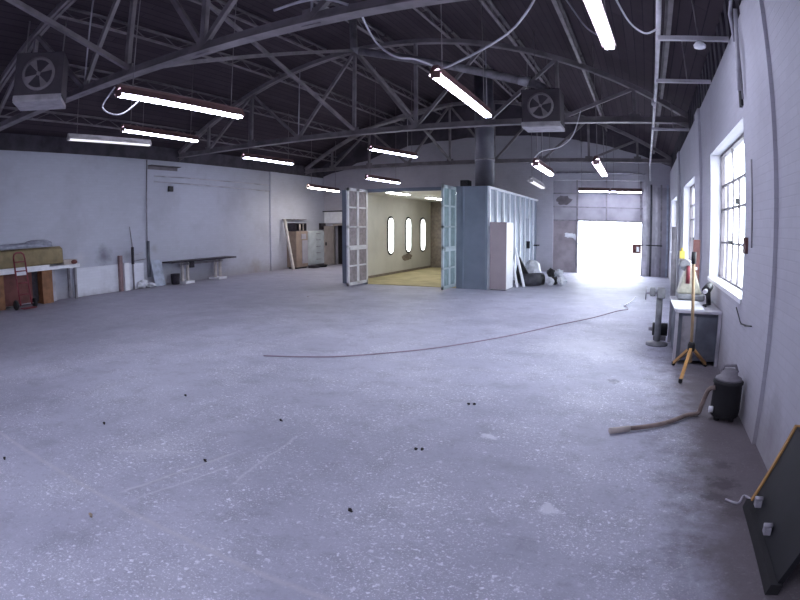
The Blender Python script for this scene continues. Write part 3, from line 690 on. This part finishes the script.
single(MB().prism([(-3.75, 16.3, .0), (-3.15, 16.3, .0), (-3.6, 16.3, .8)], (0, .1, 0)), 'dark_wedge', M['black'], 'dark wedge-shaped board behind the leaning white planks', 'board', (-3.4, 16.35, 0))
single(MB().blob((-3.3, 17.0, .33), (.27, .3, .34), jit=.12), 'white_sack', M['white_bag'], 'full white sack leaning against the ribbed booth wall', 'sack', (-3.3, 17.0, 0))
t = thing('rolled_sheeting', 'long dark grey roll of sheeting on the floor beside the cabinet', 'roll', (-3.1, 15.8, 0))
MB().tube([(-3.36, 15.42, .17), (-3.1, 15.55, .18), (-2.85, 15.7, .19)], [.165, .175, .17], 14).build('roll', M['charcoal'], t)
MB().tube([(-3.25, 15.85, .17), (-2.8, 16.08, .17)], .16, 12).build('roll', M['black'], t)
MB().prism([(-3.35, 15.45, .34), (-2.85, 15.75, .37), (-2.8, 16.1, .33), (-3.25, 15.8, .33)], (0, 0, .015)).build('flap', M['charcoal'], t)
R = random.Random(3)
for i, (x, y, z, lab, mt) in enumerate(((-2.58,15.95,.13,'crumpled white bag at the end of the dark roll','white_bag'), (-2.5,16.3,.12,'crumpled black bag beyond the nearest white one','black'), (-2.3,16.55,.12,'crumpled white bag farthest from the dark roll','white_bag'),
        (-2.28,16.1,.12,'crumpled white bag at the right edge of the heap','white_bag'), (-2.6,16.14,.36,'small black bag on top of the crumpled white bags','black'), (-2.38,16.35,.35,'white bag on top of the bag heap','white_bag'))):
    single(MB().blob((x, y, z), (.12, .13, .12), 9, 6, .38), 'crumpled_bag', M[mt], lab, 'bag', (x, y, z-.12), group='crumpled bags')

# ------------------------------------------------------------------ left wall: workbench and its load
t = thing('workbench', 'long wooden workbench against the left wall at the picture edge', 'workbench', (-13.3, 6.2, 0))
MB().box((-13.54, 3.6, .84), (-13.02, 8.15, .93)).build('worktop', M['white_enamel'], t, bevel=.008)
MB().box((-13.5, 6.98, 0), (-13.1, 7.3, .84)).build('end_panel', M['wood'], t, bevel=.006)
MB().box((-13.5, 5.55, 0), (-13.1, 5.85, .84)).build('end_panel', M['wood'], t, bevel=.006)
MB().box((-13.5, 3.7, 0), (-13.1, 4.0, .84)).build('end_panel', M['wood'], t, bevel=.006)
MB().box((-13.3, 5.85, .05), (-13.26, 6.75, .84)).build('back_panel', M['wood_red'], t)
MB().box((-13.4, 6.75, .05), (-13.36, 6.98, .84)).build('back_panel', M['wood_dark'], t)
for x in (-13.46, -13.1): MB().box((x-.03, 8.0, 0), (x+.03, 8.06, .84)).build('leg', M['dust_grey'], t)
MB().box((-13.44, 7.45, 0), (-13.38, 7.55, .84)).build('leg', M['steel_pale'], t)
single(MB().box((-13.5, 3.9, .932), (-13.04, 7.2, .975)), 'white_sheet_stack', M['paper'], 'flat stack of white sheets lying on the workbench', 'sheets', (-13.27, 5.5, .932))
single(MB().box((-13.48, 7.68, .935), (-13.1, 8.12, 1.05)), 'flat_carton', M['card'], 'flat pale carton at the right end of the workbench', 'carton', (-13.3, 7.6, .935), bevel=.01)
t = thing('wrapped_bundle', 'long mustard wrapped bundle lying on the workbench', 'bundle', (-13.3, 5.6, .98))
MB().prism([(-13.48, 3.6, 1.055-.08), (-13.08, 3.6, .975), (-13.05, 3.6, 1.1), (-13.07, 3.6, 1.36), (-13.2, 3.6, 1.42), (-13.45, 3.6, 1.4)], (0, 4.05, 0)).build('wrapping', M['mustard'], t, bevel=.03)
g = MB(); g.prism([(-13.5, 3.6, 1.43), (-13.1, 3.6, 1.43), (-13.16, 3.6, 1.52), (-13.3, 3.6, 1.56), (-13.46, 3.6, 1.53)], (0, 3.75, 0)); g.blob((-13.3, 7.0, 1.53), (.18, .42, .09), jit=.1)
single(g, 'folded_tarp', M['grey_cloth'], 'grey-blue tarp folded on top of the mustard bundle', 'tarp', (-13.3, 5.4, 1.425))
single(MB().blob((-13.0, 7.95, .99), (.05, .1, .055), jit=.15), 'bench_clamp', M['wood_red'], 'small dark red clamp at the workbench corner', 'clamp', (-13.0, 7.95, .93))
# hand truck
t = thing('hand_truck', 'red two-wheeled hand truck leaning on the workbench', 'hand truck', (-12.6, 6.24, 0))
hx = lambda z: -12.62 - .3*z/1.3
for yy in (6.07, 6.39):
    MB().tube([(hx(.1), yy, .1), (hx(1.2), yy, 1.2)], .022, 8).build('upright', M['red'], t)
MB().tube([(hx(1.2), 6.07, 1.2), (hx(1.28), 6.09, 1.29), (hx(1.32), 6.16, 1.34), (hx(1.32), 6.30, 1.34), (hx(1.28), 6.37, 1.29), (hx(1.2), 6.39, 1.2)], .022, 8).build('handle', M['red'], t)
for z in (.35, .62, .9, 1.12): MB().tube([(hx(z), 6.07, z), (hx(z), 6.39, z)], .016, 6).build('crossbar', M['red'], t)
MB().box((hx(.9)+.01, 6.09, .8), (hx(.9)+.025, 6.37, .86)).build('plate', M['paper'], t)
MB().box((-12.61, 6.04, .03), (-12.41, 6.42, .05)).build('toe_plate', M['red'], t)
MB().tube([(-12.69, 5.96, .12), (-12.69, 6.50, .12)], .014, 6).build('axle', M['steel_pale'], t)
for yy in (5.96, 6.50):
    wh = MB().lathe([(.05, -.03), (.11, -.03), (.12, -.015), (.12, .015), (.11, .03), (.05, .03)], (-12.69, yy, .12), axis='y', n=20).build('wheel', M['rubber'], t)
    MB().lathe([(.05, -.025), (.05, .025)], (-12.69, yy, .12), axis='y', n=14).build('hub', M['steel_pale'], wh)
# wall clutter
t = single(MB().box((-13.43, 9.74, 0), (-13.34, 9.86, 1.03)), 'timber_post', M['post'], 'short reddish timber post standing by the whitewashed ledge', 'post', (-13.4, 9.8, 0))
single(MB().box((-13.43, 9.93, 0), (-13.36, 10.12, .8)), 'white_board', M['white_enamel'], 'narrow white board beside the reddish post', 'board', (-13.4, 10.0, 0))
t = thing('standing_pipe', 'thin dark pipe with side branches rising above the ledge', 'pipe', (-13.38, 10.28, 0))
MB().tube([(-13.38, 10.28, 0), (-13.38, 10.28, 1.25), (-13.42, 10.22, 1.85)], [.025, .025, .012], 8).build('stem', M['dust_grey'], t)
MB().tube([(-13.38, 10.28, 1.0), (-13.38, 10.7, 1.06)], .014, 6).build('branch', M['steel_pale'], t)
MB().tube([(-13.38, 10.28, .83), (-13.38, 10.8, .87)], .018, 6).build('branch', M['dust_grey'], t)
MB().tube([(-13.38, 10.28, .75), (-13.38, 10.28, 1.25)], .045, 8).build('sleeve', M['wood_dark'], t)
t = thing('wall_pipe', 'tall thin conduit with thick dark foot on the left wall', 'pipe', (-13.5, 11.0, .3))
MB().tube([(-13.52, 10.98, 1.3), (-13.52, 10.98, 3.88)], .016, 8).build('riser', M['dust_grey'], t)
MB().tube([(-13.5, 11.0, .3), (-13.5, 11.0, 1.4)], .05, 10).build('sleeve', M['chest'], t)
for (x, y, r, lab) in ((-13.38, 10.6, .15, 'lumpy white sack at the foot of the dark sleeve pipe'), (-13.36, 10.95, .09, 'second white sack, touching the pale blue sheet')):
    single(MB().blob((x, y, r*.8), (.14, r*1.25, r*.8), jit=.35), 'plaster_sack', M['white_bag'], lab, 'sack', (x, y, 0))
single(MB().bar((-13.3, 11.28, .01), (-13.5, 11.28, .8), .42, .02, up=(1,0,0)), 'blue_sheet', M['pale_blue'], 'pale blue sheet propped on the left wall beside the table', 'sheet', (-13.3, 11.28, 0))
single(MB().lathe([(.1, 0), (.13, .02), (.15, .32), (.16, .33), (.12, .34)], (-13.22, 11.85, 0), n=18), 'dark_bucket', M['wood_dark'], 'dark bucket under the left end of the long table', 'bucket', (-13.22, 11.85, 0))
single(MB().box((-13.56, 11.9, 2.93), (-13.48, 12.08, 3.1)), 'wall_box', M['black'], 'small dark square box high on the left wall', 'box', (-13.52, 12, 2.93), bevel=.008)
t = thing('wall_conduit', 'pair of thin horizontal conduits near the top of the left wall', 'conduit', (-13.52, 14, 3.0))
for z0, z1 in ((3.22, 3.12), (3.4, 3.36)): MB().tube([(-13.53, 11.3, z0), (-13.53, 17.15, z1)], .017, 6).build('conduit', M['pipe_pale'], t)
# long table
t = thing('long_table', 'long low table with dark top by the left wall', 'table', (-13.2, 12.9, 0))
MB().box((-13.5, 11.55, .68), (-12.98, 14.55, .73)).build('tabletop', M['wood_dark'], t, bevel=.006)
for yy in (12.3, 13.85):
    for dy in (-.12, .12): MB().box((-13.28, yy+dy-.035, .06), (-13.2, yy+dy+.035, .68)).build('leg', M['wood_pale'], t)
    MB().box((-13.5, yy-.2, 0), (-13.0, yy+.2, .07)).build('foot', M['white_enamel'], t)
MB().box((-13.3, 12.1, .58), (-13.18, 14.05, .64)).build('apron', M['dust_grey'], t)
MB().box((-13.2, 12.45, .48), (-13.12, 12.62, .68)).build('bracket', M['wood_dark'], t)
# corner cabinets
single(MB().bar((-12.9, 17.85, .02), (-13.42, 18.0, 2.02), .07, .12, up=(0,1,0)), 'leaning_plank', M['wood_pale'], 'long pale plank leaning on the wall beside the tan cabinet', 'plank', (-12.9, 17.85, 0))
single(MB().box((-13.56, 18.0, 1.99), (-13.44, 19.6, 2.03)), 'wall_rail', M['dust_grey'], 'thin rail on the wall above the tan cabinet', 'rail', (-13.5, 18.8, 1.99))
t = thing('tan_cabinet', 'tan hardboard cabinet against the left wall near the corner', 'cabinet', (-13.3, 19.0, 0))
MB().box((-13.54, 18.3, .06), (-13.06, 19.12, 1.53)).build('body', M['tan_board'], t, bevel=.006)
MB().box((-13.06, 18.7, .2), (-13.04, 19.08, 1.15)).build('panel', M['doorsheet'], t)
MB().box((-13.06, 18.65, 1.2), (-13.035, 18.98, 1.42)).build('notice', M['doorsheet'], t)
MB().box((-13.5, 18.35, 0), (-13.1, 19.08, .06)).build('plinth', M['black'], t)
t = thing('open_crate', 'dark open crate on top of the tan cabinet', 'crate', (-13.3, 19.0, 1.53))
MB().box((-13.52, 18.33, 1.535), (-13.1, 19.1, 1.56)).box((-13.52, 18.33, 1.535), (-13.48, 19.1, 1.86)).box((-13.52, 18.33, 1.535), (-13.1, 18.37, 1.86)).box((-13.52, 19.06, 1.535), (-13.1, 19.1, 1.86)).box((-13.52, 18.33, 1.83), (-13.1, 19.1, 1.86)).build('shell', M['wood_dark'], t)
MB().box((-13.12, 18.6, 1.56), (-13.1, 18.66, 1.83)).build('divider', M['card'], t)
MB().box((-13.12, 18.85, 1.56), (-13.1, 18.89, 1.83)).build('divider', M['card'], t)
t = thing('drawer_cabinet', 'pale green-grey cabinet of drawers beside the tan cabinet', 'cabinet', (-13.3, 20.2, 0))
MB().box((-13.54, 19.2, .1), (-13.1, 20.72, 1.53)).build('body', M['mint'], t, bevel=.006)
for k in range(5):
    d = MB().box((-13.1, 19.24, .14+k*.275), (-13.08, 20.68, .39+k*.275)).build('drawer', M['mint'], t, bevel=.004)
    MB().box((-13.08, 19.8, .3+k*.275), (-13.05, 20.1, .325+k*.275)).build('drawer_pull', M['dust_grey'], d)
for yy in (19.24, 20.64): MB().box((-13.5, yy, 0), (-13.12, yy+.05, .1)).build('leg', M['dust_grey'], t)
single(MB().lathe([(.0, 0), (.2, 0), (.26, .09), (.24, .09), (.18, .02), (.0, .02)], (-12.75, 19.7, 0), n=20), 'black_tray', M['rubber'], 'round black tray on the floor before the drawer cabinet', 'tray', (-12.75, 19.7, 0))
single(MB().box((-12.9, 18.9, 0), (-12.6, 19.3, .1)), 'dark_toolbox', M['wood_dark'], 'low dark box on the floor before the tan cabinet', 'box', (-12.75, 19.1, 0), bevel=.01)

# ------------------------------------------------------------------ right wall: bench, tripod, shop vacuum
t = thing('metal_chest', 'blue-grey metal work chest under the near window', 'chest', (.8, 7.7, 0))
MB().box((.54, 7.15, .05), (1.1, 8.6, .66)).build('body', M['chest'], t, bevel=.008)
MB().box((.5, 7.1, .66), (1.115, 8.65, .70)).build('top', M['steel_pale'], t, bevel=.006)
for x in (.525, 1.09):
    for y in (7.13, 8.58): MB().box((x-.02, y-.02, 0), (x+.02, y+.02, .66)).build('leg', M['steel_pale'], t)
MB().box((.6, 7.135, .12), (.78, 7.15, .62)).build('door', M['dust_grey'], t)
MB().box((.8, 7.135, .12), (1.04, 7.15, .62)).build('door', M['chest'], t)
single(MB().box((.48, 7.12, .702), (.88, 8.0, .715)), 'paper_sheet', M['paper'], 'white paper spread on top of the metal chest', 'paper', (.7, 7.6, .702))
t = thing('bench_machine', 'grey machine with yellowish base standing on the metal chest', 'machine', (.75, 8.2, .72))
MB().box((.58, 8.02, .716), (.98, 8.5, .8)).build('base', M['machine'], t, bevel=.02)
MB().prism([(.58, 8.08, .8), (.94, 8.08, .8), (.8, 8.08, 1.2), (.7, 8.08, 1.2)], (0, .34, 0)).build('column', simple('cream_machine_paint', (.55,.52,.42), .5, var=.3, scale=12), t, bevel=.02)
MB().tube([(.72, 8.06, .95), (.72, 8.06, 1.2)], .03, 8).build('lever', M['red'], t)
MB().tube([(.68, 8.1, 1.2), (.68, 8.45, 1.2)], .08, 12).build('motor', M['machine'], t)
MB().tube([(.6, 8.15, 1.16), (.86, 8.15, 1.16)], .02, 8).build('crank', M['pale_blue'], t)
single(MB().box((.6, 8.25, 1.285), (.68, 8.35, 1.4)).lathe([(.02, 0), (.02, .04)], (.64, 8.3, 1.4), n=10), 'yellow_can', M['yellow'], 'yellow can perched on the grey machine', 'can', (.66, 8.3, 1.285), bevel=.01)
t = thing('black_drill', 'black power tool at the window side of the metal chest', 'tool', (.98, 7.6, .72))
MB().tube([(.92, 7.45, .92), (1.0, 7.75, .95)], .06, 12).build('body', M['black'], t)
MB().tube([(.98, 7.7, .9), (1.0, 7.7, .71)], .035, 8).build('grip', M['black'], t)
MB().tube([(.89, 7.35, .915), (.92, 7.45, .92)], .03, 8).build('chuck', M['steel_pale'], t)
MB().tube(smooth_path([(1.0, 7.7, .73), (.95, 7.6, .72), (.9, 7.5, .725), (.92, 7.35, .73)]), .012, 6).build('cable', M['rubber'], t)
single(MB().box((.86, 8.85, .0), (.97, 8.93, 1.56)), 'red_board', M['brick_red'], 'tall faded red board standing between the windows', 'board', (.92, 8.89, 0))
single(MB().tube([(.6, 9.3, 0), (.57, 9.3, 1.75)], .045, 10), 'upright_bar', M['dust_grey'], 'dark upright bar standing behind the machine', 'bar', (.6, 9.3, 0))
t = thing('pedestal_vise', 'dark vise on a pedestal left of the metal chest', 'vise', (.33, 8.3, 0))
MB().tube([(.33, 8.3, .04), (.33, 8.3, .7)], .05, 10).build('pedestal', M['machine'], t)
MB().lathe([(.17, 0), (.17, .03), (.06, .06)], (.33, 8.3, 0), n=16).build('foot', M['machine'], t)
MB().box((.29, 8.2, .7), (.41, 8.42, .84)).build('jaw', M['machine'], t, bevel=.015)
MB().box((.18, 8.24, .72), (.26, 8.38, .84)).build('jaw', M['machine'], t, bevel=.015)
MB().tube([(.12, 8.31, .76), (.36, 8.31, .76)], .018, 8).build('screw', M['steel_pale'], t)
MB().tube([(.12, 8.31, .66), (.12, 8.31, .86)], .01, 6).build('handle', M['steel_pale'], t)
t = thing('small_motor', 'small dark motor on the floor left of the metal chest', 'motor', (.38, 8.75, 0))
MB().tube([(.26, 8.75, .16), (.5, 8.75, .16)], .1, 14).build('body', M['black'], t)
MB().box((.28, 8.66, 0), (.48, 8.84, .07)).build('foot', M['dust_grey'], t)
MB().tube([(.2, 8.75, .16), (.26, 8.75, .16)], .03, 8).build('shaft', M['steel_pale'], t)
# tripod
t = thing('wooden_tripod', 'orange wooden tripod with a tall pole before the metal chest', 'tripod', (.7, 6.75, 0))
MB().tube([(.71, 6.75, .12), (.66, 6.75, 1.42)], .02, 8).build('pole', M['wood_tan'], t)
hub = Vector((.705, 6.75, .31))
for (x, y) in ((.52, 7.05), (.56, 6.2), (.95, 7.1)):
    p = hub + (Vector((x, y, 0)) - hub)*.05; q = Vector((x, y, .03))
    l = MB().bar(p, q, .038, .03).build('leg', M['orange_wood'], t)
    MB().lathe([(.012, 0), (.024, .01), (.024, .05)], (x, y, 0), n=10).build('foot', M['black'], l)
MB().lathe([(.04, -.05), (.05, -.03), (.05, .03), (.035, .06)], tuple(hub), n=12).build('collar', M['black'], t)
MB().tube([(.66, 6.7, 1.3), (.66, 6.7, 1.44)], .03, 8).build('clamp', M['black'], t)
# shop vacuum
t = thing('shop_vacuum', 'black drum shop vacuum by the right wall', 'vacuum', (.915, 5.05, 0))
MB().lathe([(.12, .03), (.135, .04), (.143, .1), (.138, .33), (.147, .34), (.147, .36), (.13, .37)], (.915, 5.05, 0), n=28).build('drum', M['rubber'], t)
MB().lathe([(.13, .37), (.125, .39), (.085, .41), (.08, .45), (.05, .47), (.0, .47)], (.915, 5.05, 0), n=24).build('motor_head', M['dust_grey'], t)
MB().tube([(.84, 5.05, .44), (.86, 5.05, .5), (.97, 5.05, .5), (.99, 5.05, .44)], .016, 8).build('handle', M['dust_grey'], t)
for a in (.6, 2.2, 3.8, 5.3): MB().lathe([(.0, 0), (.03, .005), (.03, .045), (.0, .05)], ((.915)+.1*math.cos(a), 5.05+.1*math.sin(a), 0), n=10).build('caster', M['black'], t)
MB().lathe([(.03, -.02), (.03, .02)], (.77, 4.99, .1), axis='x', n=10).build('drain_cap', M['white_enamel'], t)
hs = smooth_path([(.79, 5.0, .3), (.73, 5.02, .27), (.69, 5.06, .12), (.66, 5.06, .03), (.55, 4.98, .03), (.36, 4.74, .03), (.19, 4.6, .03), (.02, 4.5, .03)], 8)
MB().tube(hs, .021, 8).build('hose', M['hose'], t)
MB().tube([(.02, 4.5, .03), (-.06, 4.44, .032), (-.14, 4.39, .034)], .026, 10).build('nozzle', M['card'], t)
# leaning dark panel in the lower right corner
t = thing('glossy_board', 'glossy black framed panel leaning on the near right wall', 'panel', (.95, 2.9, 0))
def lean(z): return .86 + .215*z/.56
MB().prism([(.86, 2.35, .0), (.895, 2.35, .0), (lean(.56)+.035, 2.35, .56), (lean(.56), 2.35, .56)], (0, .9, 0)).build('sheet', M['black_gloss'], t)
MB().prism([(.85, 3.25, .0), (.9, 3.25, .0), (lean(.565)+.035, 3.25, .565), (lean(.565)-.01, 3.25, .565)], (0, .03, 0)).build('edge_strip', M['orange_wood'], t)
MB().prism([(.83, 2.33, .0), (.9, 2.33, .0), (.91, 2.33, .06), (.845, 2.33, .06)], (0, .95, 0)).build('bottom_rail', M['rubber'], t)
for y in (2.75, 3.08): MB().box((.86, y, .1), (.9, y+.05, .14)).lathe([(.014, -.03), (.014, .02)], (.885, y+.025, .15), axis='x', n=10).build('bracket', M['steel_pale'], t)
single(MB().tube(smooth_path([(.72, 3.35, .012), (.8, 3.3, .015), (.86, 3.42, .012), (.92, 3.33, .012)]), .008, 6), 'bent_wire', M['steel_pale'], 'short bent wire on the floor beside the leaning black panel', 'wire', (.8, 3.3, 0))

# ------------------------------------------------------------------ things on the floor
pts = [(-.06, 14.2, .012), (-.14, 13.3, .012), (-.3, 12.4, .012), (-.2, 11.9, .012), (-.42, 11.5, .012), (-.85, 10.4, .012), (-1.33, 9.45, .012), (-1.95, 8.1, .012), (-2.6, 7.0, .012), (-3.1, 6.4, .012), (-3.7, 5.85, .012), (-4.5, 5.5, .012)]
t = thing('air_hose', 'dull red air hose snaking across the middle of the floor', 'hose', (-1.33, 9.45, 0))
MB().tube(smooth_path(pts[2:]), .008, 6).build('hose', M['airhose'], t)
MB().tube(smooth_path(pts[:3]), .016, 6).build('lead', M['paper'], t)
SP = [(-4.1,1.62,'dark crumb of debris at the far left edge of the floor',0), (-4.12,2.67,'dark crumb left of the pale scrape marks',0), (-2.78,2.63,'dark crumb beside the long pale scrape mark',0), (-2.78,1.58,'pale brown crumb lying near the floor joint',1),
      (-2.82,3.63,'dark crumb beyond the scrape marks at left of centre',0), (-1.49,4.76,'left of two tiny dark crumbs near the middle of the floor',0), (-1.44,4.78,'right of two tiny dark crumbs near the middle of the floor',0), (-1.52,3.57,'left of two dark crumbs a step nearer than the middle pair',0), (-1.475,3.58,'right of two dark crumbs a step nearer than the middle pair',0), (-1.5,2.53,'dark crumb nearest the viewer at bottom centre',0),
      (-7.49,10.93,'whitish chip on the floor before the left booth door',1), (-4.11,3.71,'dark crumb far left of centre on the open floor',0)]
for x, y, lab, pale in SP:
    s = .014
    g = MB().blob((x, y, s*.7), (s, s*.8, s*.7), 7, 5, .35)
    if 'two' not in lab: g.blob((x+.016, y-.008, s*.4), (s*.8, s*.5, s*.4), 6, 4, .35)
    single(g, 'floor_crumb', M['crumb_pale' if pale else 'crumb'], lab, 'debris', (x, y, 0), group='crumbs on the floor')

# ------------------------------------------------------------------ daylight
wd = bpy.data.worlds.new('sky'); S.world = wd; wd.use_nodes = True
bg = wd.node_tree.nodes['Background']; bg.inputs[0].default_value = (.84, .90, 1.0, 1); bg.inputs[1].default_value = 11.0

# ------------------------------------------------------------------ camera: wide converter lens with equidistant projection
F, YAW, PIT, ROL = 553.316, 24.806, -7.529, -0.094
cam = bpy.data.cameras.new('camera'); co = bpy.data.objects.new('camera', cam); COL.objects.link(co); S.camera = co
yw, pt, rl = [math.radians(a) for a in (YAW, PIT, ROL)]
fwd = Vector((-math.sin(yw)*math.cos(pt), math.cos(yw)*math.cos(pt), math.sin(pt)))
rt = Vector((math.cos(yw), math.sin(yw), 0)); up = rt.cross(fwd)
r2 = rt*math.cos(rl) + up*math.sin(rl); u2 = up*math.cos(rl) - rt*math.sin(rl)
co.matrix_world = Matrix(((r2.x, u2.x, -fwd.x, 0), (r2.y, u2.y, -fwd.y, 0), (r2.z, u2.z, -fwd.z, 1.65), (0, 0, 0, 1)))
cam.sensor_fit = 'HORIZONTAL'; cam.sensor_width = 36; cam.sensor_height = 27; cam.lens = 22.4
cam.type = 'PANO'; cam.panorama_type = 'FISHEYE_LENS_POLYNOMIAL'
cam.fisheye_polynomial_k0 = 0; cam.fisheye_polynomial_k1 = -(800/36)/F
cam.fisheye_polynomial_k2 = 0; cam.fisheye_polynomial_k3 = 0; cam.fisheye_polynomial_k4 = 0
cam.fisheye_fov = math.pi; cam.clip_start = .05; cam.clip_end = 200

S.view_settings.view_transform = 'Standard'; S.view_settings.look = 'None'; S.view_settings.gamma = 1; S.view_settings.use_curve_mapping = False
S.view_settings.exposure = .22
S.cycles.use_denoising = True
S.cycles.max_bounces = 8; S.cycles.diffuse_bounces = 6
S.cycles.sample_clamp_indirect = 10
